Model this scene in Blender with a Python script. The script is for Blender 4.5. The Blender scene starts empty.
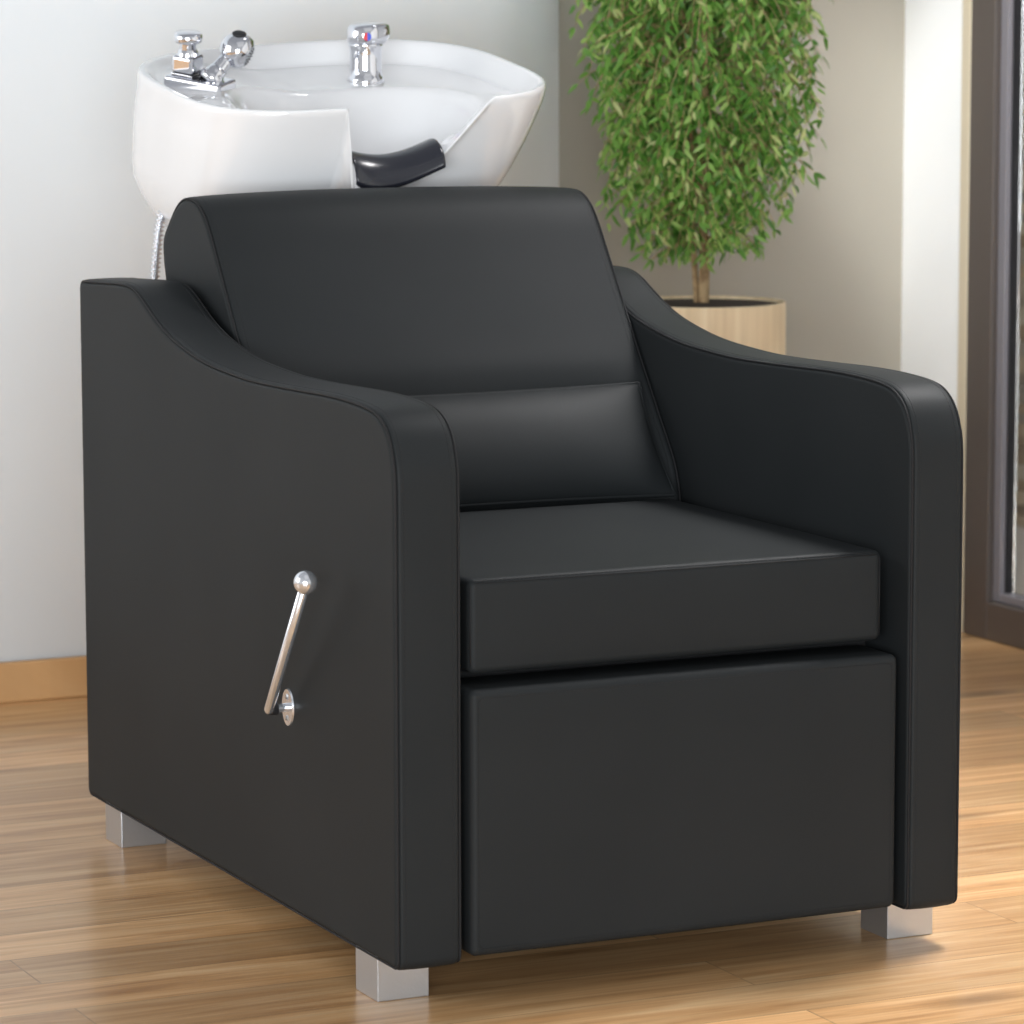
import bpy, bmesh, math, random
from mathutils import Vector, Matrix
random.seed(7)
C = bpy.context.scene.collection
W, T, D = 0.72, 0.0734, 1.0395          # chair width, arm thickness, chair depth
ZB = 0.0473                              # underside of the chair body

# ------------------------------------------------------------------ materials
def mat(name):
    m = bpy.data.materials.new(name); m.use_nodes = True
    nt = m.node_tree; b = nt.nodes['Principled BSDF']
    return m, nt, b
def setp(b, **k):
    for n, v in k.items():
        b.inputs[n.replace('_', ' ')].default_value = v
def N(nt, t, **k):
    n = nt.nodes.new(t)
    for a, v in k.items(): setattr(n, a, v)
    return n
def simple(name, col, rough=.5, metal=0., coat=0., bump=0., bscale=400.):
    m, nt, b = mat(name)
    b.inputs['Base Color'].default_value = (*col, 1)
    b.inputs['Roughness'].default_value = rough
    b.inputs['Metallic'].default_value = metal
    b.inputs['Coat Weight'].default_value = coat
    tc = N(nt, 'ShaderNodeTexCoord')
    if bump:
        nz = N(nt, 'ShaderNodeTexNoise'); nz.inputs['Scale'].default_value = bscale; nz.inputs['Detail'].default_value = 2
        bp = N(nt, 'ShaderNodeBump'); bp.inputs['Strength'].default_value = bump; bp.inputs['Distance'].default_value = .001
        nt.links.new(tc.outputs['Object'], nz.inputs['Vector'])
        nt.links.new(nz.outputs['Fac'], bp.inputs['Height']); nt.links.new(bp.outputs['Normal'], b.inputs['Normal'])
    return m
def ramp(nt, stops):
    r = N(nt, 'ShaderNodeValToRGB')
    while len(r.color_ramp.elements) < len(stops): r.color_ramp.elements.new(.5)
    for e, (p, c) in zip(r.color_ramp.elements, stops):
        e.position = p; e.color = (*c, 1)
    return r

def leather():
    m, nt, b = mat('black_leatherette')
    tc = N(nt, 'ShaderNodeTexCoord')
    nz = N(nt, 'ShaderNodeTexNoise'); nz.inputs['Scale'].default_value = 5; nz.inputs['Detail'].default_value = 3
    r = ramp(nt, [(.3, (.0162, .0182, .0193)), (.7, (.0190, .0210, .0221))])
    v = N(nt, 'ShaderNodeTexVoronoi'); v.inputs['Scale'].default_value = 650
    bp = N(nt, 'ShaderNodeBump'); bp.inputs['Strength'].default_value = .10; bp.inputs['Distance'].default_value = .0006
    L = nt.links.new
    L(tc.outputs['Object'], nz.inputs['Vector']); L(nz.outputs['Fac'], r.inputs['Fac']); L(r.outputs['Color'], b.inputs['Base Color'])
    L(tc.outputs['Object'], v.inputs['Vector']); L(v.outputs['Distance'], bp.inputs['Height']); L(bp.outputs['Normal'], b.inputs['Normal'])
    setp(b, Roughness=.55); b.inputs['Specular IOR Level'].default_value = .12
    return m
M_L = leather()
M_SEAM = simple('seam_thread', (.004, .004, .005), .8)
M_UNDER = simple('base_cloth', (.008, .008, .009), .9)
M_CHROME = simple('polished_chrome', (.74, .75, .79), .07, 1)
M_STEEL = simple('brushed_steel', (.52, .54, .57), .30, .85, bump=.15, bscale=250)
M_BRSAT = simple('satin_lever_steel', (.78, .80, .84), .16, .85)
M_CER = simple('white_ceramic', (.79, .79, .80), .12, 0, .6)
M_RUB = simple('black_rubber_pad', (.014, .015, .022), .24, 0, .2)
M_DARK = simple('dark_gasket', (.01, .01, .012), .6)
M_RED = simple('red_mark', (.65, .01, .02), .4)
M_BLUE = simple('blue_mark', (.02, .06, .55), .4)
M_SOIL = simple('potting_soil', (.035, .022, .015), .95, bump=1, bscale=120)

def wallmat(name, c1, c2):
    m, nt, b = mat(name)
    tc = N(nt, 'ShaderNodeTexCoord'); nz = N(nt, 'ShaderNodeTexNoise')
    nz.inputs['Scale'].default_value = 2.2; nz.inputs['Detail'].default_value = 3
    r = ramp(nt, [(.3, c1), (.7, c2)])
    n2 = N(nt, 'ShaderNodeTexNoise'); n2.inputs['Scale'].default_value = 220
    bp = N(nt, 'ShaderNodeBump'); bp.inputs['Strength'].default_value = .12; bp.inputs['Distance'].default_value = .001
    L = nt.links.new
    L(tc.outputs['Object'], nz.inputs['Vector']); L(nz.outputs['Fac'], r.inputs['Fac']); L(r.outputs['Color'], b.inputs['Base Color'])
    L(tc.outputs['Object'], n2.inputs['Vector']); L(n2.outputs['Fac'], bp.inputs['Height']); L(bp.outputs['Normal'], b.inputs['Normal'])
    setp(b, Roughness=.75)
    return m
M_WHITE = wallmat('white_wall_paint', (.80, .855, .90), (.825, .88, .925))
M_TAUPE = wallmat('taupe_wall_paint', (.40, .37, .315), (.43, .40, .335))
M_BRIGHT = wallmat('bright_white_paint', (.88, .90, .90), (.92, .93, .93))
M_CREAM = simple('cream_trim', (.62, .54, .40), .5)
M_BROWN = simple('brown_window_frame', (.092, .076, .068), .42, 0, .1, .2, 90)
M_GREY = simple('grey_sash', (.21, .20, .22), .35)

def woodfloor(name, pal, plank=(1.15, .118), rot=0., rough=.34, coat=.35, edge=True):
    m, nt, b = mat(name); L = nt.links.new
    tc = N(nt, 'ShaderNodeTexCoord'); mp = N(nt, 'ShaderNodeMapping')
    mp.inputs['Location'].default_value = (.31, .055, 0); mp.inputs['Rotation'].default_value = (0, 0, rot)
    L(tc.outputs['Object'], mp.inputs['Vector'])
    br = N(nt, 'ShaderNodeTexBrick'); br.offset = .37; br.offset_frequency = 2
    br.inputs['Color1'].default_value = (0, 0, 0, 1); br.inputs['Color2'].default_value = (1, 1, 1, 1); br.inputs['Mortar'].default_value = (.5, .5, .5, 1)
    br.inputs['Scale'].default_value = 1; br.inputs['Brick Width'].default_value = plank[0]; br.inputs['Row Height'].default_value = plank[1]
    br.inputs['Mortar Size'].default_value = .0011; br.inputs['Mortar Smooth'].default_value = .3
    L(mp.outputs['Vector'], br.inputs['Vector'])
    # per-plank offset so that the grain breaks at the joints
    va = N(nt, 'ShaderNodeVectorMath', operation='SCALE'); va.inputs['Scale'].default_value = 7.3
    L(br.outputs['Color'], va.inputs[0])
    ad = N(nt, 'ShaderNodeVectorMath', operation='ADD'); L(mp.outputs['Vector'], ad.inputs[0]); L(va.outputs[0], ad.inputs[1])
    st = N(nt, 'ShaderNodeMapping'); st.inputs['Scale'].default_value = (1.1, 15, 1); L(ad.outputs[0], st.inputs['Vector'])
    g = N(nt, 'ShaderNodeTexNoise'); g.inputs['Scale'].default_value = 1.5; g.inputs['Detail'].default_value = 6; g.inputs['Roughness'].default_value = .62; g.inputs['Distortion'].default_value = 1.3
    L(st.outputs[0], g.inputs['Vector'])
    st2 = N(nt, 'ShaderNodeMapping'); st2.inputs['Scale'].default_value = (3, 95, 1); L(ad.outputs[0], st2.inputs['Vector'])
    g2 = N(nt, 'ShaderNodeTexNoise'); g2.inputs['Scale'].default_value = 2.; g2.inputs['Detail'].default_value = 4; g2.inputs['Distortion'].default_value = .6
    L(st2.outputs[0], g2.inputs['Vector'])
    r = ramp(nt, pal); L(g.outputs['Fac'], r.inputs['Fac'])
    # plank tone
    pt = N(nt, 'ShaderNodeMapRange'); pt.inputs['To Min'].default_value = .76; pt.inputs['To Max'].default_value = 1.18; L(br.outputs['Color'], pt.inputs['Value'])
    gt = N(nt, 'ShaderNodeMapRange'); gt.inputs['From Min'].default_value = .3; gt.inputs['From Max'].default_value = .7; gt.inputs['To Min'].default_value = .86; gt.inputs['To Max'].default_value = 1.07; L(g2.outputs['Fac'], gt.inputs['Value'])
    mu = N(nt, 'ShaderNodeMath', operation='MULTIPLY'); L(pt.outputs[0], mu.inputs[0]); L(gt.outputs[0], mu.inputs[1])
    # knots
    kn = N(nt, 'ShaderNodeMapping'); kn.inputs['Scale'].default_value = (2.2, 6.5, 1); L(ad.outputs[0], kn.inputs['Vector'])
    vo = N(nt, 'ShaderNodeTexVoronoi'); vo.inputs['Scale'].default_value = 1.; L(kn.outputs[0], vo.inputs['Vector'])
    km = N(nt, 'ShaderNodeMapRange'); km.inputs['From Min'].default_value = .03; km.inputs['From Max'].default_value = .2; km.inputs['To Min'].default_value = .55; km.inputs['To Max'].default_value = 1; L(vo.outputs['Distance'], km.inputs['Value'])
    m2 = N(nt, 'ShaderNodeMath', operation='MULTIPLY'); L(mu.outputs[0], m2.inputs[0]); L(km.outputs[0], m2.inputs[1])
    mo = N(nt, 'ShaderNodeMapRange'); mo.inputs['To Min'].default_value = 1; mo.inputs['To Max'].default_value = .55; L(br.outputs['Fac'], mo.inputs['Value'])
    m3 = N(nt, 'ShaderNodeMath', operation='MULTIPLY'); L(m2.outputs[0], m3.inputs[0]); L(mo.outputs[0], m3.inputs[1])
    vs = N(nt, 'ShaderNodeVectorMath', operation='SCALE'); L(r.outputs['Color'], vs.inputs[0]); L(m3.outputs[0], vs.inputs['Scale'])
    L(vs.outputs[0], b.inputs['Base Color'])
    bp = N(nt, 'ShaderNodeBump'); bp.inputs['Strength'].default_value = .12; bp.inputs['Distance'].default_value = .001
    L(m3.outputs[0], bp.inputs['Height']); L(bp.outputs['Normal'], b.inputs['Normal'])
    setp(b, Roughness=rough); b.inputs['Coat Weight'].default_value = coat; b.inputs['Coat Roughness'].default_value = .16
    return m
PAL = [(.25, (.35, .165, .06)), (.42, (.57, .31, .13)), (.56, (.70, .42, .20)), (.72, (.80, .55, .30))]
M_FLOOR = woodfloor('oak_floorboards', PAL)
M_BASE = woodfloor('oak_baseboard_wood', [(.25, (.42, .22, .085)), (.5, (.56, .31, .13)), (.75, (.66, .40, .19))], (9, 9), 0, .4, .1)

def potwood():
    m, nt, b = mat('pale_birch_veneer'); L = nt.links.new
    tc = N(nt, 'ShaderNodeTexCoord'); mp = N(nt, 'ShaderNodeMapping'); mp.inputs['Scale'].default_value = (30, 30, 1.2)
    nz = N(nt, 'ShaderNodeTexNoise'); nz.inputs['Scale'].default_value = 2; nz.inputs['Detail'].default_value = 4
    r = ramp(nt, [(.3, (.70, .54, .34)), (.55, (.80, .64, .42)), (.75, (.86, .72, .50))])
    L(tc.outputs['Object'], mp.inputs['Vector']); L(mp.outputs[0], nz.inputs['Vector']); L(nz.outputs['Fac'], r.inputs['Fac']); L(r.outputs['Color'], b.inputs['Base Color'])
    setp(b, Roughness=.5)
    return m
M_POT = potwood()
def bark():
    m, nt, b = mat('tan_bark'); L = nt.links.new
    tc = N(nt, 'ShaderNodeTexCoord'); nz = N(nt, 'ShaderNodeTexNoise'); nz.inputs['Scale'].default_value = 45; nz.inputs['Detail'].default_value = 4
    r = ramp(nt, [(.35, (.25, .15, .07)), (.6, (.50, .35, .19))])
    L(tc.outputs['Object'], nz.inputs['Vector']); L(nz.outputs['Fac'], r.inputs['Fac']); L(r.outputs['Color'], b.inputs['Base Color']); setp(b, Roughness=.8)
    return m
M_BARK = bark()
def leafmat():
    m, nt, b = mat('green_leaf'); L = nt.links.new
    ge = N(nt, 'ShaderNodeNewGeometry')
    r = ramp(nt, [(0, (.07, .21, .03)), (.35, (.15, .36, .06)), (.7, (.28, .52, .11)), (.9, (.46, .64, .20)), (1, (.72, .74, .36))])
    L(ge.outputs['Random Per Island'], r.inputs['Fac']); L(r.outputs['Color'], b.inputs['Base Color'])
    setp(b, Roughness=.42)
    tr = N(nt, 'ShaderNodeBsdfTranslucent'); L(r.outputs['Color'], tr.inputs['Color'])
    mx = N(nt, 'ShaderNodeMixShader'); mx.inputs['Fac'].default_value = .42
    out = nt.nodes['Material Output']
    L(b.outputs[0], mx.inputs[1]); L(tr.outputs[0], mx.inputs[2]); L(mx.outputs[0], out.inputs['Surface'])
    return m
M_LEAF = leafmat()
def stonemat():
    m, nt, b = mat('stacked_stone'); L = nt.links.new
    ge = N(nt, 'ShaderNodeNewGeometry'); tc = N(nt, 'ShaderNodeTexCoord')
    nz = N(nt, 'ShaderNodeTexNoise'); nz.inputs['Scale'].default_value = 14; nz.inputs['Detail'].default_value = 5
    r = ramp(nt, [(0, (.16, .11, .06)), (.3, (.36, .26, .15)), (.55, (.50, .39, .25)), (.75, (.22, .19, .15)), (1, (.62, .52, .36))])
    mi = N(nt, 'ShaderNodeMath', operation='MULTIPLY_ADD'); mi.inputs[1].default_value = .35
    su = N(nt, 'ShaderNodeMath', operation='SUBTRACT'); su.inputs[1].default_value = .17
    L(tc.outputs['Object'], nz.inputs['Vector']); L(nz.outputs['Fac'], mi.inputs[0]); L(ge.outputs['Random Per Island'], mi.inputs[2]); L(mi.outputs[0], su.inputs[0])
    L(su.outputs[0], r.inputs['Fac']); L(r.outputs['Color'], b.inputs['Base Color']); setp(b, Roughness=.85)
    return m
M_STONE = stonemat()
M_TERR = simple('pale_terrace_stone', (.74, .69, .60), .8, bump=.3, bscale=60)
def glass():
    m, nt, b = mat('clear_glass'); L = nt.links.new
    b.inputs['Base Color'].default_value = (1, 1, 1, 1); setp(b, Roughness=0.0, IOR=1.45); b.inputs['Transmission Weight'].default_value = 1
    return m
M_GLASS = glass()

# ------------------------------------------------------------------ mesh helpers
def obj(name, bm, m, parent=None, smooth=True, recalc=True, flat_big=False):
    if recalc: bmesh.ops.recalc_face_normals(bm, faces=bm.faces)
    me = bpy.data.meshes.new(name); 
    for f in bm.faces: f.smooth = smooth and not (flat_big and len(f.verts) > 4)
    bm.to_mesh(me); bm.free()
    for mm in (m if isinstance(m, (list, tuple)) else [m]): me.materials.append(mm)
    o = bpy.data.objects.new(name, me); C.objects.link(o)
    if parent is not None: o.parent = parent
    return o
def thing(name, label, cat, loc=(0, 0, 0), group=None):
    o = bpy.data.objects.new(name, None); C.objects.link(o); o.location = loc
    o['label'] = label; o['category'] = cat
    o.empty_display_size = .1
    if group: o['group'] = group
    return o
def place(o, root):
    """parts are written in room coordinates; keep them there under a root that stands elsewhere"""
    o.matrix_parent_inverse = Matrix.Translation(root.location).inverted()
    return o
def part(name, bm, m, root, top, **k):
    o = obj(name, bm, m, root, **k)
    if root is top: place(o, top)
    return o
def struct(name, bm, m, **k):
    o = obj(name, bm, m, **k); o['kind'] = 'structure'; return o
def box(bm, x0, x1, y0, y1, z0, z1, bev=0, mi=0):
    r = bmesh.ops.create_cube(bm, size=1)
    for v in r['verts']:
        v.co = Vector((x0 + (v.co.x + .5) * (x1 - x0), y0 + (v.co.y + .5) * (y1 - y0), z0 + (v.co.z + .5) * (z1 - z0)))
    fs = {f for v in r['verts'] for f in v.link_faces}
    for f in fs: f.material_index = mi
    if bev:
        es = {e for v in r['verts'] for e in v.link_edges}
        bmesh.ops.bevel(bm, geom=list(es), offset=bev, segments=3, profile=.5, affect='EDGES')
def ss(a, b, x):
    t = max(0., min(1., (x - a) / (b - a))); return t * t * (3 - 2 * t)
def puff(bm, x0, x1, y0, y1, z0, z1, r, bul=(0, 0, 0), n=(24, 12, 8), fn=None):
    """rounded box with swollen faces, optional warp"""
    nx, ny, nz = n; hx, hy, hz = (x1 - x0) / 2, (y1 - y0) / 2, (z1 - z0) / 2
    cx, cy, cz = (x0 + x1) / 2, (y0 + y1) / 2, (z0 + z1) / 2
    cache = {}
    def coords(k, h):
        # denser near the edges so that the rounding is smooth
        core = [-(h - r) + 2 * (h - r) * i / k for i in range(k + 1)]
        e = [h - r + r * q for q in (.25, .5, .75, 1)]
        return [-q for q in reversed(e)] + core + e
    X, Y, Z = coords(nx, hx), coords(ny, hy), coords(nz, hz)
    def vert(x, y, z):
        k = (round(x, 6), round(y, 6), round(z, 6))
        if k in cache: return cache[k]
        c = Vector((max(-hx + r, min(hx - r, x)), max(-hy + r, min(hy - r, y)), max(-hz + r, min(hz - r, z))))
        d = Vector((x, y, z)) - c
        def sph(d):
            a, b_, c_ = (d / r)
            return Vector((a * math.sqrt(max(0, 1 - b_ * b_ / 2 - c_ * c_ / 2 + b_ * b_ * c_ * c_ / 3)),
                           b_ * math.sqrt(max(0, 1 - a * a / 2 - c_ * c_ / 2 + a * a * c_ * c_ / 3)),
                           c_ * math.sqrt(max(0, 1 - a * a / 2 - b_ * b_ / 2 + a * a * b_ * b_ / 3)))) * r
        p = c + sph(d)
        fx, fy, fz = [max(0, 1 - abs(q / h) ** 2) ** .7 for q, h in ((p.x, hx), (p.y, hy), (p.z, hz))]
        p = Vector((p.x + bul[0] * fy * fz * (p.x / hx), p.y + bul[1] * fx * fz * (p.y / hy), p.z + bul[2] * fx * fy * (p.z / hz)))
        p += Vector((cx, cy, cz))
        if fn: p = fn(p)
        v = bm.verts.new(p); cache[k] = v; return v
    def face(A, B, mk):
        for i in range(len(A) - 1):
            for j in range(len(B) - 1):
                bm.faces.new([mk(A[i], B[j]), mk(A[i + 1], B[j]), mk(A[i + 1], B[j + 1]), mk(A[i], B[j + 1])])
    for s in (-1, 1):
        face(X, Y, lambda a, b_: vert(a, b_, s * hz)); face(X, Z, lambda a, b_: vert(a, s * hy, b_)); face(Y, Z, lambda a, b_: vert(s * hx, a, b_))
def tube(bm, pts, r, seg=8, closed=False, cap=True, mi=0):
    pts = [Vector(p) for p in pts]; n = len(pts); rs = r if isinstance(r, (list, tuple)) else [r] * n
    t0 = (pts[1] - pts[0]).normalized(); up = Vector((0, 0, 1)) if abs(t0.z) < .9 else Vector((1, 0, 0))
    nrm = (up - t0 * up.dot(t0)).normalized(); rings = []
    for i, p in enumerate(pts):
        if closed: t = (pts[(i + 1) % n] - pts[i - 1]).normalized()
        else: t = (pts[min(i + 1, n - 1)] - pts[max(i - 1, 0)]).normalized()
        nrm = (nrm - t * nrm.dot(t)).normalized(); bn = t.cross(nrm)
        rings.append([bm.verts.new(p + (nrm * math.cos(2 * math.pi * k / seg) + bn * math.sin(2 * math.pi * k / seg)) * rs[i]) for k in range(seg)])
    m = n if closed else n - 1
    for i in range(m):
        a, b = rings[i], rings[(i + 1) % n]
        for k in range(seg):
            f = bm.faces.new([a[k], a[(k + 1) % seg], b[(k + 1) % seg], b[k]]); f.material_index = mi
    if cap and not closed:
        for q in (list(reversed(rings[0])), rings[-1]):
            f = bm.faces.new(q); f.material_index = mi
def lathe(bm, prof, seg=48, mtx=None, mi=0):
    """profile of (radius, height); sharp where two heights repeat"""
    mtx = mtx or Matrix(); rings = []
    for r, z in prof:
        rings.append([bm.verts.new(mtx @ Vector((r * math.cos(2 * math.pi * k / seg), r * math.sin(2 * math.pi * k / seg), z))) for k in range(seg)] if r > 1e-6 else [bm.verts.new(mtx @ Vector((0, 0, z)))])
    for a, b in zip(rings, rings[1:]):
        for k in range(seg):
            k2 = (k + 1) % seg
            if len(a) == 1 and len(b) == 1: continue
            if len(a) == 1: f = bm.faces.new([a[0], b[k2], b[k]])
            elif len(b) == 1: f = bm.faces.new([a[k], a[k2], b[0]])
            else: f = bm.faces.new([a[k], a[k2], b[k2], b[k]])
            f.material_index = mi
def catmull(P, k=8, closed=False):
    P = [Vector(p) for p in P]; out = []; n = len(P)
    for i in range(n if closed else n - 1):
        g = (lambda j: P[j % n]) if closed else (lambda j: P[max(0, min(n - 1, j))])
        a, b, c, d = g(i - 1), g(i), g(i + 1), g(i + 2)
        for s in range(k):
            t = s / k
            out.append(.5 * ((2 * b) + (c - a) * t + (2 * a - 5 * b + 4 * c - d) * t * t + (3 * b - a - 3 * c + d) * t ** 3))
    if not closed: out.append(P[-1])
    return out
def resample(P, step):
    out = [P[0]]; acc = 0
    for a, b in zip(P, P[1:]):
        L = (b - a).length; d = step - acc
        while d <= L and L > 0:
            out.append(a + (b - a) * (d / L)); d += step
        acc = (acc + L) % step if L else acc
    return out
def stitches(bm, P, pitch=.0052, ln=.0034, r=.0005):
    Q = resample([Vector(p) for p in P], pitch)
    for a, b in zip(Q, Q[1:]):
        d = (b - a)
        if d.length > pitch * 1.6 or d.length < 1e-5: continue
        tube(bm, [a, a + d.normalized() * ln], r, 4)
def rot_to(d, loc):
    return Matrix.Translation(loc) @ Vector(d).to_track_quat('Z', 'Y').to_matrix().to_4x4()

# ------------------------------------------------------------------ the room
bm = bmesh.new(); box(bm, -5, 1.93, -6, 2.3, -.05, 0); struct('floor', bm, M_FLOOR, smooth=False)
XR = 1.92
# nearer white wall on the left, ending in a rounded corner
bm = bmesh.new(); yf, yb, xe, rr = 1.998, 2.30, 1.240, .20
P = [(-5, yf)] + [(xe - rr + rr * math.sin(a * math.pi / 24), yf + rr - rr * math.cos(a * math.pi / 24)) for a in range(13)] + [(xe, yb), (-5, yb)]
lo = [bm.verts.new((x, y, 0)) for x, y in P]; hi = [bm.verts.new((x, y, 2.7)) for x, y in P]
for i in range(len(P)):
    j = (i + 1) % len(P); bm.faces.new([lo[i], lo[j], hi[j], hi[i]])
bm.faces.new(hi); bm.faces.new(list(reversed(lo)))
struct('wall_left', bm, M_WHITE, flat_big=True)
bm = bmesh.new(); box(bm, xe - .1, XR, 2.14, 2.30, 0, 2.7); struct('wall_back', bm, M_TAUPE, smooth=False)
bm = bmesh.new(); box(bm, XR, XR + .035, 1.931, 2.30, 0, 2.7); struct('wall_right', bm, M_BRIGHT, smooth=False)
bm = bmesh.new(); box(bm, -5, xe - rr, yf - .014, yf - .0005, 0.0, .066, .004); struct('baseboard_left', bm, M_BASE, smooth=False)
bm = bmesh.new(); box(bm, xe + .001, XR - .001, 2.126, 2.1395, 0.0, .066, .004); struct('baseboard_back', bm, M_BASE, smooth=False)
bm = bmesh.new(); box(bm, XR - .012, XR + .03, 1.902, 1.9305, 0, 2.7, .003); struct('trim_1', bm, M_CREAM, smooth=False)
# tall window: brown frame, grey sash, glass
Y0w = .35
bm = bmesh.new()
box(bm, XR - .012, XR + .036, 1.824, 1.9015, 0, 2.35, .004)
box(bm, XR - .012, XR + .036, Y0w, 1.824, 0, .068, .004)
box(bm, XR - .012, XR + .036, Y0w, 1.824, 2.25, 2.35, .004)
box(bm, XR - .012, XR + .036, Y0w - .1, Y0w, 0, 2.35, .004)
win = struct('window_1', bm, M_BROWN, smooth=False)
bm = bmesh.new()
box(bm, XR + .0, XR + .034, 1.801, 1.8238, .0685, 2.2495, .002); box(bm, XR + .0, XR + .034, Y0w + .0005, 1.801, .0685, .084, .002)
box(bm, XR + .0, XR + .034, Y0w + .0005, 1.801, 2.22, 2.2495, .002)
obj('window_sash', bm, M_GREY, win, smooth=False)
bm = bmesh.new(); box(bm, XR + .01, XR + .0325, 1.7965, 1.8008, .0845, 2.2195); obj('window_gasket', bm, M_DARK, win, smooth=False)
bm = bmesh.new(); box(bm, XR + .024, XR + .030, Y0w + .001, 1.7963, .0845, 2.2195); obj('window_pane', bm, M_GLASS, win, smooth=False)
bm = bmesh.new(); box(bm, XR + .0905, XR + .14, -.5, Y0w - .1, 0, 2.7); box(bm, XR, XR + .14, -6, Y0w - .1005, 0, 2.7)
struct('wall_side', bm, M_BRIGHT, smooth=False)
bm = bmesh.new(); box(bm, 1.9305, 6, -6, 6, -.06, -.002); struct('ground', bm, M_TERR, smooth=False)
# stacked stone garden wall outside
bm = bmesh.new(); z = -.002
def plain_box(bm, x0, x1, y0, y1, z0, z1):
    v = [bm.verts.new((x, y, q)) for x in (x0, x1) for y in (y0, y1) for q in (z0, z1)]
    for f in ((0, 1, 3, 2), (4, 6, 7, 5), (0, 4, 5, 1), (2, 3, 7, 6), (0, 2, 6, 4), (1, 5, 7, 3)): bm.faces.new([v[i] for i in f])
while z < 2.2:
    h = random.uniform(.018, .042); y = 1.3 - random.random() * .2
    while y < 4.4:
        l = random.uniform(.10, .34); d = random.uniform(0, .022)
        plain_box(bm, 2.76 + d, 2.98, y + .0015, y + l - .0015, z + .0012, z + h - .0012); y += l
    z += h
sw = obj('garden_wall', bm, M_STONE, smooth=False)
sw['label'] = 'tan dry-stacked stone wall seen outside through the brown window'; sw['category'] = 'stone wall'

# ------------------------------------------------------------------ the chair
chair = thing('salon_chair', 'black leatherette reclining wash chair with sloping armrests on chrome block feet', 'armchair', (W / 2, D / 2, 0))
# side outline (y, z) of an armrest
top = [(.060, .6605), (.115, .6655), (.19, .6668), (.28, .6648), (.36, .6632), (.44, .6630), (.52, .6665), (.58, .671), (.64, .6795), (.70, .692),
       (.745, .7065), (.785, .7235), (.815, .7365), (.845, .7445), (.885, .7465), (.95, .7440), (1.01, .7415)]
front = [(0.0, ZB + .010), (0.0, .20), (0.0, .40), (0.0, .55), (.001, .590), (.006, .613), (.016, .634), (.033, .650)]
back = [(1.028, .7385), (1.0385, .727), (D, .70), (D, .40), (D, .10), (D, ZB + .010), (1.034, ZB + .003), (1.026, ZB)]
bottom = [(.5, ZB), (.012, ZB), (.004, ZB + .003)]
curve = catmull([Vector((0, y, z)) for y, z in [(0.0, .55), (.001, .590), (.006, .613), (.016, .634), (.033, .650)] + top], 5)
def arc(cy, cz, r, a0, a1, k=6): return [Vector((0, cy + r * math.cos(math.radians(a0 + (a1 - a0) * i / k)), cz + r * math.sin(math.radians(a0 + (a1 - a0) * i / k)))) for i in range(k + 1)]
q = .013; DA = D + .008
OUT = arc(q, ZB + q, q, 270, 180) + [Vector((0, 0, z)) for z in (.12, .2, .3, .4, .48)] + curve + arc(DA - .014, .7410 - .014, .014, 90, 0) + [Vector((0, DA, z)) for z in (.6, .45, .3, .15)] + arc(DA - q, ZB + q, q, 0, -90) + [Vector((0, y, ZB)) for y in (.85, .65, .45, .25, .1)]
N_TOP = 7 + 5 + len(curve) + 7
def inset(P, d):
    n = len(P); out = []
    for i in range(n):
        t = (P[(i + 1) % n] - P[i - 1]).normalized(); nr = Vector((0, -t.z, t.y))   # outward for this winding
        out.append(P[i] - nr * d)
    return out
# make sure the winding gives outward normals
area = sum(a.y * b.z - b.y * a.z for a, b in zip(OUT, OUT[1:] + OUT[:1]))
SGN = 1 if area < 0 else -1
def ring_at(x, d): return [Vector((x, p.y, p.z)) for p in inset(OUT, SGN * d)]
def arm(x0, x1, inner):
    bm = bmesh.new(); R = []
    secs = [(0.0, .0105), (0.0, .0075), (.0006, .0048), (.0028, .0044), (.0036, .0040), (.0040, .0014), (.0052, .0003), (.008, 0)]
    for x, d in secs: R.append([bm.verts.new(p) for p in ring_at(x0 + x, d)])
    mid = [(x1 - x0) * q for q in (.35, .65)]
    for q in mid: R.append([bm.verts.new(p) for p in ring_at(x0 + q, -.0008)])
    for x, d in reversed(secs): R.append([bm.verts.new(p) for p in ring_at(x1 - x, d)])
    n = len(R[0])
    for a, b in zip(R, R[1:]):
        for k in range(n): bm.faces.new([a[k], a[(k + 1) % n], b[(k + 1) % n], b[k]])
    bm.faces.new(R[0]); bm.faces.new(list(reversed(R[-1])))
    a = part('armrest', bm, M_L, chair, chair, flat_big=True)
    for xs, xt in ((x0 + .0020, x0 + .0105), (x1 - .0020, x1 - .0105)):
        seam = bmesh.new(); tube(seam, [p for p in ring_at(xs, .0024)], .0015, 6, closed=True); obj('piping', seam, M_SEAM, a)
        st = bmesh.new(); stitches(st, ring_at(xt, -.0001)[:N_TOP], r=.00045); obj('stitching', st, M_SEAM, a, smooth=False)
    return a
arm(0, T + .0045, +1); arm(W - T, W - .003, -1)

# backrest: side outline swept across the seat
bp_ = [(.560, .430), (.570, .503), (.622, .576), (.682, .655), (.727, .717), (.767, .772), (.799, .815), (.823, .838), (.853, .8515), (.888, .8532), (.918, .8425), (.947, .820),
       (.970, .795), (.970, .765), (.962, .735), (.950, .66), (.935, .55), (.925, .44), (.90, .41), (.75, .40), (.60, .405)]
BO = catmull([Vector((0, y, z)) for y, z in bp_], 5, True)
def binset(x, d):
    n = len(BO); a = sum(p.y * q.z - q.y * p.z for p, q in zip(BO, BO[1:] + BO[:1])); s = 1 if a < 0 else -1; out = []
    for i in range(n):
        t = (BO[(i + 1) % n] - BO[i - 1]).normalized(); nr = Vector((0, -t.z, t.y)) * s
        p = BO[i] - nr * d; out.append(Vector((x, p.y, p.z)))
    return out
bx0, bx1 = .090, W - .0765
bm = bmesh.new(); R = []
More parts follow.
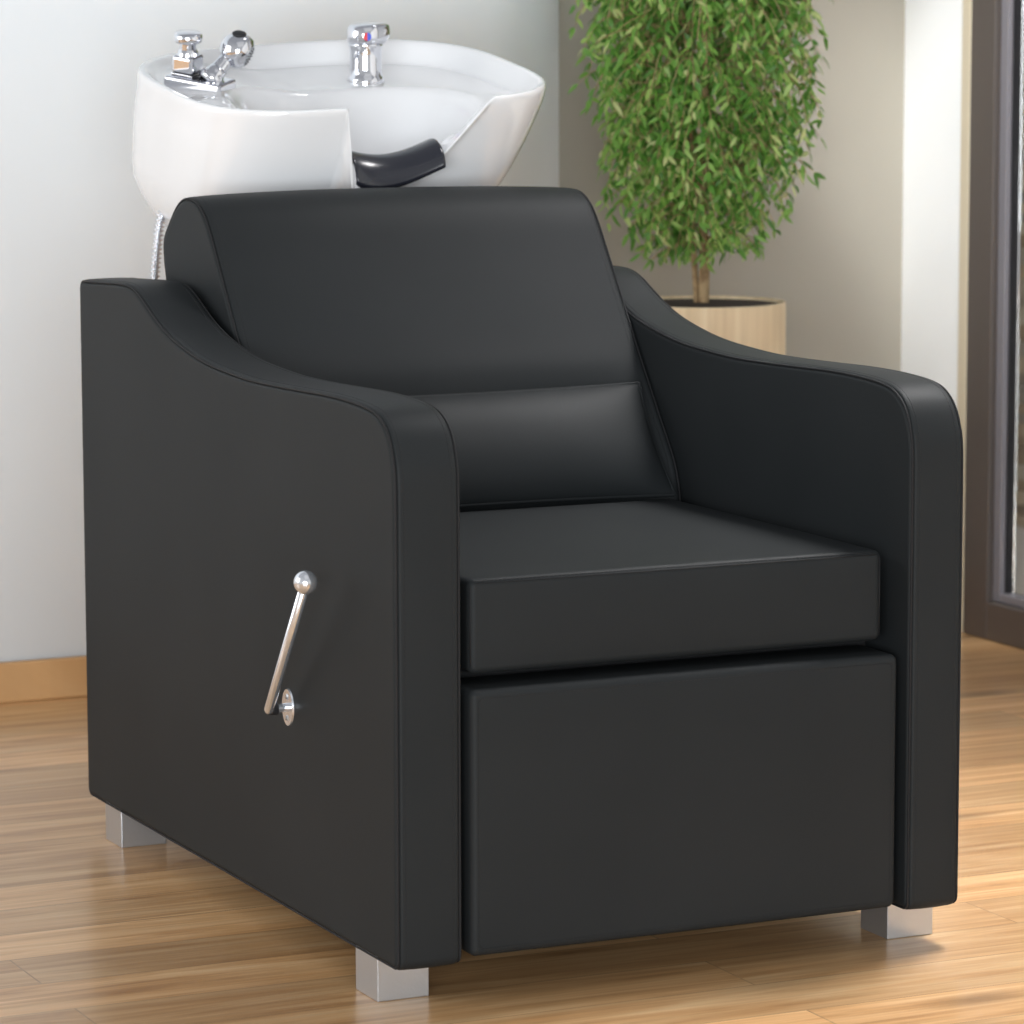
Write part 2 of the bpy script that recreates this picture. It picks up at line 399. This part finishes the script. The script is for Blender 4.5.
secs = [(0.0, .012), (0.0, .0085), (.0007, .0050), (.0028, .0046), (.0038, .0042), (.0042, .0015), (.0056, .0003), (.010, 0)]
for x, d in secs: R.append([bm.verts.new(p) for p in binset(bx0 + x, d)])
def relief(p, q):
    # a soft hollow in the lower front where the pillow rests
    k = ss(.64, .57, p.z) * ss(.80, .72, p.y) * (1 - abs(2 * q - 1) ** 6)
    return Vector((p.x, p.y + .022 * k, p.z - .012 * k))
for i in range(1, 20):
    q = i / 20; R.append([bm.verts.new(relief(p, q)) for p in binset(bx0 + (bx1 - bx0) * q, -.006 * (1 - abs(2 * q - 1) ** 2.5))])
for x, d in reversed(secs): R.append([bm.verts.new(p) for p in binset(bx1 - x, d)])
n = len(R[0])
for a, b in zip(R, R[1:]):
    for k in range(n): bm.faces.new([a[k], a[(k + 1) % n], b[(k + 1) % n], b[k]])
bm.faces.new(R[0]); bm.faces.new(list(reversed(R[-1])))
br = part('backrest', bm, M_L, chair, chair, flat_big=True)
for xs, xt in ((bx0 + .0021, bx0 + .013), (bx1 - .0021, bx1 - .013)):
    s1 = bmesh.new(); tube(s1, binset(xs, .0024), .0015, 6, closed=True); obj('piping', s1, M_SEAM, br)
    s2 = bmesh.new(); stitches(s2, binset(xt, -.0001)[5:80], r=.00045); obj('stitching', s2, M_SEAM, br, smooth=False)

# seat cushion
ZS0, ZS1 = .3667, .4725; sx0, sx1, sy0 = .0975, W - .0985, .0225
bm = bmesh.new(); puff(bm, sx0, sx1, sy0, .545, ZS0, ZS1, .009, (.001, .004, .0035), (24, 20, 6))
seat = part('seat_cushion', bm, M_L, chair, chair)
s1 = bmesh.new(); s2 = bmesh.new()
zt = ZS1 - .0085
def fr(x): return sy0 - .0008 - .004 * 0
stitches(s2, [(x, sy0 + .0020, ZS1 - .0022) for x in [sx0 + .006 + i * .02 for i in range(26)] + [sx1 - .006]], r=.0006)
tube(s1, [(sx0 + .008, sy0 - .0002, zt + .004), ((sx0 + sx1) / 2, sy0 - .0006, zt + .004), (sx1 - .008, sy0 - .0002, zt + .004)], .0007, 5)
obj('stitching', s2, M_SEAM, seat, smooth=False); obj('seam', s1, M_SEAM, seat)
for xx in (sx0 + .0022, sx1 - .0022):
    s1 = bmesh.new(); tube(s1, [(xx, sy0 + .0022, ZS0 + .008), (xx, sy0 + .0022, ZS1 - .008)], .0008, 5); obj('seam', s1, M_SEAM, seat)

# footrest panel
fx0, fx1, fz0, fz1 = .0885, W - .0890, .0547, .3535
bm = bmesh.new(); puff(bm, fx0, fx1, -.0006, .085, fz0, fz1, .0085, (.0, .003, .001), (20, 6, 12))
fp = part('footrest', bm, M_L, chair, chair)
def rrect(x0, x1, z0, z1, r, y):
    P = []
    for cx, cz, a0 in ((x1 - r, z1 - r, 0), (x0 + r, z1 - r, 90), (x0 + r, z0 + r, 180), (x1 - r, z0 + r, 270)):
        for k in range(7):
            a = math.radians(a0 + k * 15); P.append(Vector((cx + r * math.cos(a), y, cz + r * math.sin(a))))
    return P
s1 = bmesh.new(); tube(s1, rrect(fx0 + .0022, fx1 - .0022, fz0 + .0022, fz1 - .0022, .009, .0035), .0011, 6, closed=True)
obj('piping', s1, M_SEAM, fp)
s2 = bmesh.new(); q = rrect(fx0 + .009, fx1 - .009, fz0 + .009, fz1 - .009, .006, -.0012); stitches(s2, q[7:] + q[:8], r=.0004)
obj('stitching', s2, M_SEAM, fp, smooth=False)
# frame under and behind
bm = bmesh.new(); box(bm, T + .0006, W - T - .0006, .095, .98, .056, .360, .006); part('base_frame', bm, M_UNDER, chair, chair, smooth=False)
bm = bmesh.new(); puff(bm, T + .0006, W - T - .0006, .982, 1.036, .056, .69, .012, (0, .002, 0), (12, 3, 12)); part('back_panel', bm, M_L, chair, chair)
# feet
fs, fi, fj = .0625, .0012, .0600
for x in (fi, W - fi - fs):
    for y in (fj, D - fj - fs):
        bm = bmesh.new(); box(bm, x, x + fs, y, y + fs, 0, ZB + .004, .0012); o = part('leg', bm, M_STEEL, chair, chair, smooth=False)
        o['label'] = 'square brushed chrome block foot'
# recline lever
bm = bmesh.new()
def ov(y, z, hy, hz, x0, x1, seg=40):
    a = [bm.verts.new((x0, y + hy * math.cos(2 * math.pi * k / seg), z + hz * math.sin(2 * math.pi * k / seg))) for k in range(seg)]
    b = [bm.verts.new((x1, y + hy * .96 * math.cos(2 * math.pi * k / seg), z + hz * .97 * math.sin(2 * math.pi * k / seg))) for k in range(seg)]
    for k in range(seg): bm.faces.new([a[k], a[(k + 1) % seg], b[(k + 1) % seg], b[k]])
    bm.faces.new(b); bm.faces.new(a)
py, pz = .314, .290
ov(py, pz, .0165, .0220, .0004, -.0022)
tube(bm, [(-.002, py, pz), (-.0150, py, pz)], .0052, 20)
lv = part('recline_lever', bm, M_BRSAT, chair, chair, smooth=False); lv['label'] = 'chrome lever with round knob on oval plate'
bm = bmesh.new()
for dz in (.0125, -.0125):
    lathe(bm, [(0, .0012), (.0028, .0010), (.0036, 0)], 16, rot_to((-1, 0, 0), (-.0022, py, pz + dz)))
    box(bm, -.0037, -.0033, py - .0005, py + .0005, pz + dz - .0025, pz + dz + .0025, 0, 1)
obj('screw', bm, [M_STEEL, M_DARK], lv)
bm = bmesh.new(); tube(bm, [(-.0152, py, pz), (-.0262, py, pz)], .0075, 24); obj('pivot', bm, M_DARK, lv)
A = Vector((-.026, py - .004, pz + .001)); B = Vector((-.050, .134, .4645))
bm = bmesh.new(); dd = (B - A).normalized()
tube(bm, [A - dd * .006, A - dd * .004, A, B - dd * .010], [.0028, .0052, .0060, .0056], 24); obj('lever_rod', bm, M_BRSAT, lv)
bm = bmesh.new(); bmesh.ops.create_uvsphere(bm, u_segments=32, v_segments=20, radius=.0135, matrix=Matrix.Translation(B)); obj('knob', bm, M_BRSAT, lv)

# ------------------------------------------------------------------ lumbar pillow, leaning on the backrest
pil = None
ux = Vector((1, 0, 0)); u = Vector((0, .1900, .2500)).normalized(); nn = Vector((0, -u.z, u.y))
bl = Vector((0, .5370, .4775))
x0p, x1p, hp = .0930, .6215, .1680
def pillow_pt(a, b, s):
    # a,b in 0..1, s = -1 back, +1 front
    ea, eb = 2 * a - 1, 2 * b - 1
    th = .047 * (max(0, 1 - abs(ea) ** 3.2) ** .55) * (max(0, 1 - abs(eb) ** 2.2) ** .6)
    pull_x = -.007 * ea * (1 - eb ** 2) * 1; pull_z = -.004 * eb * (1 - ea ** 2)
    x = x0p + (x1p - x0p) * a + pull_x
    h = hp * b + pull_z
    f = .35 if s < 0 else 1.45
    return Vector((x, 0, 0)) + bl + u * h + nn * (s * th * f * .5)
bm = bmesh.new(); NA, NB = 60, 24; G = {}
for s in (-1, 1):
    for i in range(NA + 1):
        for j in range(NB + 1):
            e = i in (0, NA) or j in (0, NB)
            key = (i, j, 0 if e else s)
            if key not in G:
                a = .5 - .5 * math.cos(math.pi * i / NA); b = .5 - .5 * math.cos(math.pi * j / NB)
                G[key] = bm.verts.new(pillow_pt(a, b, 0 if e else s))
for s in (-1, 1):
    for i in range(NA):
        for j in range(NB):
            k = [(i, j), (i + 1, j), (i + 1, j + 1), (i, j + 1)]
            vs = [G[(p, q, 0 if (p in (0, NA) or q in (0, NB)) else s)] for p, q in k]
            if s < 0: vs.reverse()
            bm.faces.new(vs)
pt = thing('lumbar_pillow', 'long black piped lumbar pillow lying on the seat against the backrest', 'pillow', (W / 2, .56, .475))
part('pillow_body', bm, M_L, pt, pt)
edge = [pillow_pt(.5 - .5 * math.cos(math.pi * i / 40), 0, 0) for i in range(41)] + [pillow_pt(1, j / 12, 0) for j in range(1, 12)] + \
       [pillow_pt(.5 + .5 * math.cos(math.pi * i / 40), 1, 0) for i in range(41)] + [pillow_pt(0, 1 - j / 12, 0) for j in range(1, 12)]
bm = bmesh.new(); tube(bm, edge, .0024, 8, closed=True); part('piping', bm, M_L, pt, pt)

# ------------------------------------------------------------------ wash bowl
bowl = thing('shampoo_bowl', 'white ceramic salon wash bowl with neck notch standing behind the black backrest', 'sink', (.39, 1.19, 0))
BX, BY, HX, HY = .421, 1.165, .264, .235
def rimz(x, y): return .965 + .166 * (y - .93) + .055 * (x - .39)
def outl(th, s=1., sx=0., sy=0.):
    c, sn = math.cos(th), math.sin(th)
    ex = 2 / (3.6 if sn < 0 else 2.9)
    return (BX + sx + HX * s * math.copysign(abs(c) ** ex, c), BY + sy + HY * s * math.copysign(abs(sn) ** ex, sn))
def smin(a, b, k=.006):
    h = max(0, min(1, .5 + .5 * (b - a) / k)); return b + (a - b) * h - k * h * (1 - h)
def notch(x, y):
    if x < .347: z = .857 + (.3455 - x) * 18
    elif x < .455: z = .857 + .023 * max(0, (x - .375) / .08) ** 2
    else: z = .880 + (x - .455) * .98
    return z + ss(1.0, 1.10, y) * .4
def zin(x, y, s):
    z = rimz(x, y)
    dd = .012 + .020 * ss(.26, .40, x) 
    if y < 1.12: dd += .02 * ss(1.12, 1.0, y)
    z -= dd * ss(.975, .90, s)
    qx, qy = (x - .415) / .185, (y - 1.085) / .125
    q = (abs(qx) ** 2.6 + abs(qy) ** 2.6) ** (1 / 2.6)
    z -= .105 * (ss(1.0, .62, q) * .85 + .15 * ss(.6, 0, q)) 
    return z
bm = bmesh.new(); NT = 560
# denser angles towards the notch
ths = []
for k in range(NT):
    t = 2 * math.pi * k / NT; ths.append(t)
def ring(fn): return [bm.verts.new(fn(t)) for t in ths]
rings = []
def f_out(h, s, sx):
    def g(t):
        x, y = outl(t, s, sx, min(.05, h * .35)); x1, y1 = outl(t)
        z = rimz(x1, y1) - h
        return Vector((x, y, min(z, smin(rimz(x1, y1), notch(x1, y1)) - min(h, .004) ) if y1 < 1.12 else z))
    return g
for h, s, sx in ((.30, .20, -.03), (.27, .34, -.03), (.23, .64, -.03), (.195, .80, -.025), (.165, .87, -.022), (.14, .91, -.02), (.12, .932, -.016), (.10, .95, -.012), (.08, .966, -.009), (.06, .978, -.006), (.04, .990, -.003), (.022, .996, 0), (.010, 1.0, 0), (.005, .9985, 0), (.002, .9955, 0)):
    rings.append(ring(f_out(h, s, sx)))
SS = [.991, .985, .978, .970, .960, .950, .940, .930, .920, .91, .90, .885] + [.87 - .87 * i / 40 for i in range(40)]
for s in SS:
    def g(t, s=s):
        x, y = outl(t, s); z = zin(x, y, s)
        if y < 1.12: z = smin(z, notch(x, y))
        return Vector((x, y, z))
    rings.append(ring(g))
for a, b in zip(rings, rings[1:]):
    for k in range(NT): bm.faces.new([a[k], a[(k + 1) % NT], b[(k + 1) % NT], b[k]])
cv = bm.verts.new((BX, BY, zin(BX, BY, 0)))
for k in range(NT): bm.faces.new([rings[-1][k], rings[-1][(k + 1) % NT], cv])
bm.faces.new(rings[0])
basin = part('basin', bm, M_CER, bowl, bowl)
# steel bracket on the chair back that carries the bowl
bm = bmesh.new(); box(bm, .34, .48, 1.0405, 1.250, .560, .600, .004); box(bm, .36, .46, 1.12, 1.24, .600, .648, .004); part('bowl_bracket', bm, M_UNDER, chair, chair, smooth=False)
# neck pad
bm = bmesh.new(); nu, nv = 36, 20; G = []
def padtop(x):
    t = (x - .348) / .130
    return .9085 - .012 * math.sin(math.pi * min(1, t * 1.05)) + .014 * t ** 1.6
def padbot(x):
    t = (x - .348) / .130
    return .868 - .017 * math.sin(math.pi * min(1, t ** .62)) + .020 * t ** 1.5
for side in (0, 1):
    g = []
    for i in range(nu + 1):
        x = .3500 + .120 * i / nu; row = []
        for j in range(nv + 1):
            v = j / nv; zt_, zb_ = padtop(x), padbot(x)
            # from the inner lip, over the top, down the front
            a = math.pi * (1.02 * v)
            y = .975 + .040 * math.cos(a * .98) - .004 - .020 * (i / nu) ** 2; z = zb_ + (zt_ - zb_) * (math.sin(min(a, math.pi / 2)) if v < .5 else (1 - ((v - .5) / .5) ** 1.6))
            if v < .5: z = zt_ - .014 * (1 - math.sin(a))
            off = .0038 * side
            row.append(bm.verts.new((x, y + off * (1 if v > .5 else -1) * abs(v - .5) * 2, z - off * (1 - abs(v - .5)))))
        g.append(row)
    G.append(g)
for s in (0, 1):
    for i in range(nu):
        for j in range(nv): bm.faces.new([G[s][i][j], G[s][i + 1][j], G[s][i + 1][j + 1], G[s][i][j + 1]])
for i in range(nu):
    for j in (0, nv): bm.faces.new([G[0][i][j], G[0][i + 1][j], G[1][i + 1][j], G[1][i][j]])
for j in range(nv):
    for i in (0, nu): bm.faces.new([G[0][i][j], G[0][i][j + 1], G[1][i][j + 1], G[1][i][j]])
o = part('neck_rest', bm, M_RUB, bowl, bowl); o['label'] = 'glossy black rubber neck pad'

# mixer tap
tx, ty, tz = .4985, 1.250, .986
TM = Matrix.Translation((tx, ty, tz))
bm = bmesh.new()
lathe(bm, [(0, -.004), (.0275, -.004), (.0275, 0), (.0268, .0015)], 48, TM, 1)
lathe(bm, [(.0262, .0012), (.0268, .004), (.0262, .009), (.0245, .0125), (.0232, .0150), (.0228, .022), (.0225, .035), (.0228, .048), (.0240, .0545), (.0246, .057), (.0238, .0582), (0, .0582)], 48, TM)
tap = part('mixer_tap', bm, [M_CHROME, M_DARK], bowl, bowl); tap['label'] = 'upright chrome mixer tap with red and blue dot'
bm = bmesh.new()
# handle cap: slanted, faceted top with lever pointing away to the right
seg = 40; R0 = [];
for lev, (r, z) in enumerate([(.0238, .0585), (.0256, .0605), (.0262, .068), (.0262, .076), (.0250, .083), (.022, .0865)]):
    row = []
    for k in range(seg):
        a = 2 * math.pi * k / seg; c, s_ = math.cos(a), math.sin(a)
        ext = .010 * max(0, c) ** 5 * (1 if lev in (2, 3, 4) else .3)
        zz = z + (.0055 * (c * .4 + s_ * .3) if lev >= 3 else 0)
        row.append(bm.verts.new(TM @ Vector(((r + ext) * c, (r + ext) * s_, zz))))
    R0.append(row)
for a, b in zip(R0, R0[1:]):
    for k in range(seg): bm.faces.new([a[k], a[(k + 1) % seg], b[(k + 1) % seg], b[k]])
bm.faces.new(R0[-1]); bm.faces.new(R0[0])
obj('tap_handle', bm, M_CHROME, tap)
# half red, half blue mark facing the sitter
dv = Vector((-.30, -.954, 0)).normalized(); sd = Vector((dv.y, -dv.x, 0)) * -1
ctr = Vector((tx, ty, tz + .0685)) + dv * .0263
for name, m, sg in (('hot_mark', M_RED, -1), ('cold_mark', M_BLUE, 1)):
    bm = bmesh.new(); q = []
    for dpt in (0, .0009):
        q.append([bm.verts.new(ctr + dv * dpt + sd * (sg * .0058 * math.sin(math.pi * k / 16)) + Vector((0, 0, .0058 * math.cos(math.pi * k / 16)))) for k in range(17)])
    bm.faces.new(q[0]); bm.faces.new(q[1])
    for k in range(16): bm.faces.new([q[0][k], q[0][k + 1], q[1][k + 1], q[1][k]])
    bm.faces.new([q[0][0], q[0][-1], q[1][-1], q[1][0]])
    o = obj(name, bm, m, tap, smooth=False)

# vacuum breaker and hand spray on one chrome plate
def loc3(px_, y, z): return Vector((px_, y, z))
pc = Vector((.230, 1.200, .989)); ang = math.radians(-38)
PM = Matrix.Translation(pc) @ Vector((-.06, -.26, 1)).to_track_quat('Z', 'Y').to_matrix().to_4x4() @ Matrix.Rotation(ang, 4, 'Z')
bm = bmesh.new(); box(bm, -.045, .045, -.023, .023, -.014, .0125, .004); bmesh.ops.transform(bm, matrix=PM, verts=bm.verts)
plate = part('tap_plate', bm, M_CHROME, bowl, bowl, smooth=False); plate['label'] = 'chrome plate carrying spray holder and breaker knob'
bm = bmesh.new(); VM = PM @ Matrix.Translation((-.020, 0, .0125))
box(bm, -.0165, .0165, -.0165, .0165, .0, .004, .001, 1)
box(bm, -.0168, .0168, -.0168, .0168, .004, .029, .005)
bmesh.ops.transform(bm, matrix=VM, verts=bm.verts)
lathe(bm, [(.0155, .028), (.0140, .033), (.0118, .037), (.0118, .046), (0, .046)], 32, VM)
vb = part('vacuum_breaker', bm, [M_CHROME, M_DARK], bowl, bowl, smooth=False)
bm = bmesh.new(); lathe(bm, [(0, .0455), (.0165, .0460), (.0192, .0480), (.0198, .052), (.0192, .0575), (.0175, .0595), (0, .0605)], 36, VM); obj('knob', bm, M_CHROME, vb)
bm = bmesh.new(); HM = PM @ Matrix.Translation((.018, 0, .0125))
d0 = Vector((.62, -.10, .78)).normalized(); b0 = HM.translation
lathe(bm, [(0, -.006), (.0175, -.006), (.0180, .002), (.0160, .006), (.0145, .008), (.0130, .012), (.0120, .018), (0, .018)], 32, rot_to(d0, b0 + Vector((0, 0, .001))))
lathe(bm, [(.0118, .018), (.0108, .028), (.0104, .045), (0, .045)], 32, rot_to(d0, b0))
hs = part('hand_spray', bm, M_CHROME, bowl, bowl); hs['label'] = 'round chrome spray head resting in its holder'
hc = b0 + d0 * .045 + Vector((.010, 0, .004)); fd = Vector((.74, -.50, -.45)).normalized()
bm = bmesh.new(); lathe(bm, [(0, -.0255), (.009, -.0242), (.0175, -.0185), (.0235, -.0090), (.0252, 0), (.0246, .0065), (.0215, .0135), (.0160, .0165), (.0155, .0172)], 36, rot_to(fd, hc)); obj('spray_head', bm, M_CHROME, hs)
bm = bmesh.new(); FM = rot_to(fd, hc)
lathe(bm, [(.0162, .0160), (.0150, .0178), (0, .0180)], 36, FM)
for rr_, nn_ in ((.004, 6), (.008, 10), (.012, 14)):
    for k in range(nn_):
        a = 2 * math.pi * k / nn_
        lathe(bm, [(.0007, .0178), (.0006, .0190), (0, .0190)], 6, FM @ Matrix.Translation((rr_ * math.cos(a), rr_ * math.sin(a), 0)), 1)
obj('spray_face', bm, [M_STEEL, M_DARK], hs)
bm = bmesh.new(); up_ = Vector((-.05, -.35, .93)).normalized(); bt = hc + up_ * .0246
lathe(bm, [(0, .0024), (.0075, .0020), (.0098, .0004), (.0098, -.0012)], 20, rot_to(up_, bt)); o = obj('spray_button', bm, M_DARK, hs)
# flexible hose hanging under the bowl
hp_ = catmull([Vector(p) for p in [(.250, 1.215, .84), (.200, 1.215, .84), (.176, 1.212, .81), (.168, 1.210, .77), (.163, 1.210, .70), (.17, 1.212, .60), (.21, 1.22, .50), (.26, 1.22, .45), (.305, 1.2, .46)]], 60)
hp_ = resample(hp_, .0009)
bm = bmesh.new(); tube(bm, hp_, [.0060 + .0018 * math.sin(i * 2 * math.pi / 7) for i in range(len(hp_))], 14); o = part('spray_hose', bm, M_CHROME, bowl, bowl); o['label'] = 'ribbed chrome flexible hose'

# ------------------------------------------------------------------ potted tree
TX, TY = 1.280, 1.70; PZ = .622; PR = .1345
tree = thing('potted_tree', 'bushy green weeping tree in a tall pale wooden cylinder planter', 'potted plant', (TX, TY, 0))
bm = bmesh.new(); lathe(bm, [(0, 0), (PR - .006, 0), (PR - .002, .004), (PR, .01), (PR, PZ - .003), (PR - .001, PZ), (PR - .008, PZ), (PR - .009, PZ - .002), (PR - .009, PZ - .05), (0, PZ - .05)], 72, Matrix.Translation((TX, TY, 0)))
part('planter', bm, M_POT, tree, tree)
bm = bmesh.new(); lathe(bm, [(PR - .0095, PZ - .049), (PR - .0095, PZ - .005), (PR * .6, PZ - .004), (PR * .2, PZ - .002), (0, PZ - .001)], 48, Matrix.Translation((TX, TY, 0))); part('soil', bm, M_SOIL, tree, tree)
bm = bmesh.new()
tube(bm, catmull([Vector((TX + a, TY + b, z)) for a, b, z in [(0, 0, PZ - .03), (.002, 0, .70), (-.003, .002, .80), (.004, 0, .90), (0, .003, 1.02), (.006, 0, 1.2), (0, 0, 1.5)]], 8), [.0090 - .0045 * i / 48 for i in range(49)], 14)
tube(bm, catmull([Vector((TX + a, TY + b, z)) for a, b, z in [(-.004, .010, PZ - .03), (-.014, .012, .75), (-.016, .010, .86), (-.024, .006, .98), (-.045, .0, 1.15), (-.07, -.01, 1.35)]], 8), [.0052 - .0025 * i / 40 for i in range(41)], 10)
part('trunk', bm, M_BARK, tree, tree)
def crown_r(z):
    K = [(.64, .034), (.70, .048), (.78, .066), (.86, .084), (.95, .101), (1.05, .116), (1.12, .124), (1.35, .15), (1.5, .12), (1.62, .05)]
    for (a, ra), (b, rb) in zip(K, K[1:]):
        if a <= z <= b: return ra + (rb - ra) * (z - a) / (b - a)
    return .03
tw = bmesh.new(); lf = bmesh.new(); rng = random.Random(21)
def leaf(bm, p, d, L, w, nrm):
    s = d.cross(nrm).normalized(); nrm = s.cross(d).normalized()
    q = [p, p + d * L * .3 + s * w * .5 + nrm * L * .05, p + d * L * .68 + s * w * .38 + nrm * L * .02, p + d * L - nrm * L * .10,
         p + d * L * .68 - s * w * .38 + nrm * L * .02, p + d * L * .3 - s * w * .5 + nrm * L * .05, p + d * L * .3 - nrm * w * .0, p + d * L * .68 - nrm * w * .02]
    v = [bm.verts.new(x) for x in q]
    for f in ((0, 1, 6), (0, 6, 5), (1, 2, 7, 6), (6, 7, 4, 5), (2, 3, 7), (7, 3, 4)): bm.faces.new([v[i] for i in f])
def strand(p, out, L, droop=1.):
    pts = [p.copy()]; d = (out * .7 + Vector((0, 0, .15))).normalized(); n = max(4, int(L / .016))
    for i in range(n):
        d = (d + Vector((rng.uniform(-.12, .12), rng.uniform(-.12, .12), -.30 * droop))).normalized()
        p = p + d * .016; pts.append(p.copy())
    tube(tw, pts, [.0011 - .0007 * i / len(pts) for i in range(len(pts))], 4)
    for i, q in enumerate(pts[1:]):
        for s in range(2 if rng.random() < .55 else 1):
            a = rng.uniform(0, 2 * math.pi)
            dl = Vector((math.cos(a) * .75, math.sin(a) * .75, rng.uniform(-1.5, -.25))).normalized()
            leaf(lf, q, dl, rng.uniform(.016, .032), rng.uniform(.0055, .0095), Vector((rng.uniform(-1, 1), rng.uniform(-1, 1), rng.uniform(.1, 1))).normalized())
for i in range(1900):
    z = .70 + (rng.random() ** .85) * .88
    a = rng.uniform(0, 2 * math.pi); R = crown_r(max(.66, z - .05)); rr_ = R * math.sqrt(rng.uniform(.08, 1)) * rng.uniform(.72, 1.0)
    L = rng.uniform(.07, .17)
    if z < .84:
        L = min(L, z - .67 + .02)
        # leave the trunk clear towards the bottom
        if rng.random() < .35: continue
    o_ = Vector((math.cos(a), math.sin(a), 0))
    strand(Vector((TX + rr_ * o_.x - .006, TY + rr_ * o_.y, z)), o_ * rng.uniform(.05, .5), max(.04, L))
# loose twigs reaching out to the left and right
for (z, a, r0, L) in ((1.085, 200, .13, .10), (1.03, 205, .13, .09), (.90, 200, .11, .08), (1.06, 190, .15, .09), (1.09, -12, .12, .10), (.98, -18, .11, .10), (.86, -20, .11, .1), (.82, 170, .09, .08), (1.07, 10, .15, .12), (.94, 5, .13, .12)):
    a = math.radians(a); o_ = Vector((math.cos(a), math.sin(a), 0)); strand(Vector((TX + r0 * o_.x, TY + r0 * o_.y, z)), o_ * 1.9, L, .6)
part('twigs', tw, M_BARK, tree, tree)
o = part('foliage', lf, M_LEAF, tree, tree, recalc=False)

# ------------------------------------------------------------------ light
def area(name, loc, target, sx, sy, power, col):
    l = bpy.data.lights.new(name, 'AREA'); l.shape = 'RECTANGLE'; l.size = sx; l.size_y = sy; l.energy = power; l.color = col
    o = bpy.data.objects.new(name, l); C.objects.link(o); o.location = loc
    o.rotation_euler = (Vector(target) - Vector(loc)).to_track_quat('-Z', 'Y').to_euler(); return o
area('left_key_light', (-3.4, 1.0, 1.6), (.3, .9, .6), 1.8, 2.0, 44, (1, .99, .98))  # soft key added on the left; no window stands there
area('front_fill_light', (-3.0, -5.6, 1.0), (.4, 1.5, .7), 3.5, 1.6, 345, (.90, .96, 1))  # large fill added behind the camera to whiten walls and front faces
area('ceiling_light', (.2, -1.2, 3.0), (.4, .9, .4), 2.5, 2.0, 4, (1, .98, .95))
dl = area('daylight', (2.55, .9, 3.3), (1.55, .45, .0), .8, 2.0, 33, (1, .98, .97)); dl.data.spread = math.radians(42)
l = bpy.data.lights.new('corner_fill_spot', 'SPOT'); l.energy = 190; l.spot_size = math.radians(24); l.spot_blend = .6; l.shadow_soft_size = .08  # spot added to brighten the white wall strip beside the window
o = bpy.data.objects.new('corner_fill_spot', l); C.objects.link(o); o.location = (1.0, 1.25, 2.6); o.rotation_euler = (Vector((1.95, 2.03, .45)) - o.location).to_track_quat('-Z', 'Y').to_euler()
w = bpy.data.worlds.new('world'); bpy.context.scene.world = w; w.use_nodes = True
bg = w.node_tree.nodes['Background']; bg.inputs[0].default_value = (.97, .98, 1, 1); bg.inputs[1].default_value = .60

wn = w.node_tree; tc = wn.nodes.new('ShaderNodeTexCoord'); sx_ = wn.nodes.new('ShaderNodeSeparateXYZ'); rp = wn.nodes.new('ShaderNodeValToRGB')
rp.color_ramp.elements[0].position = .05; rp.color_ramp.elements[0].color = (1, 1, 1, 1); rp.color_ramp.elements[1].position = .8; rp.color_ramp.elements[1].color = (.60, .62, .66, 1)
wn.links.new(tc.outputs['Generated'], sx_.inputs[0]); wn.links.new(sx_.outputs['Z'], rp.inputs[0]); wn.links.new(rp.outputs[0], bg.inputs[0])

# ------------------------------------------------------------------ camera
cd = bpy.data.cameras.new('camera'); co = bpy.data.objects.new('camera', cd); C.objects.link(co)
fw = Vector((0.42092541, 0.89738669, -0.13235907)); rt = Vector((0.90522527, -0.42492633, -0.00219792)); upv = Vector((0.05821524, 0.11888962, 0.9911994))
co.matrix_world = Matrix(((rt.x, upv.x, -fw.x, -1.5817), (rt.y, upv.y, -fw.y, -3.6687), (rt.z, upv.z, -fw.z, 1.0891), (0, 0, 0, 1)))
cd.sensor_width = 36; cd.lens = 3747.0 / 1024 * 36; cd.clip_end = 50
cd.dof.use_dof = True; cd.dof.focus_distance = 4.45; cd.dof.aperture_fstop = 9
s = bpy.context.scene; s.camera = co
s.view_settings.view_transform = 'Standard'; s.view_settings.look = 'None'; s.view_settings.gamma = 1; s.view_settings.use_curve_mapping = False
s.view_settings.exposure = .0
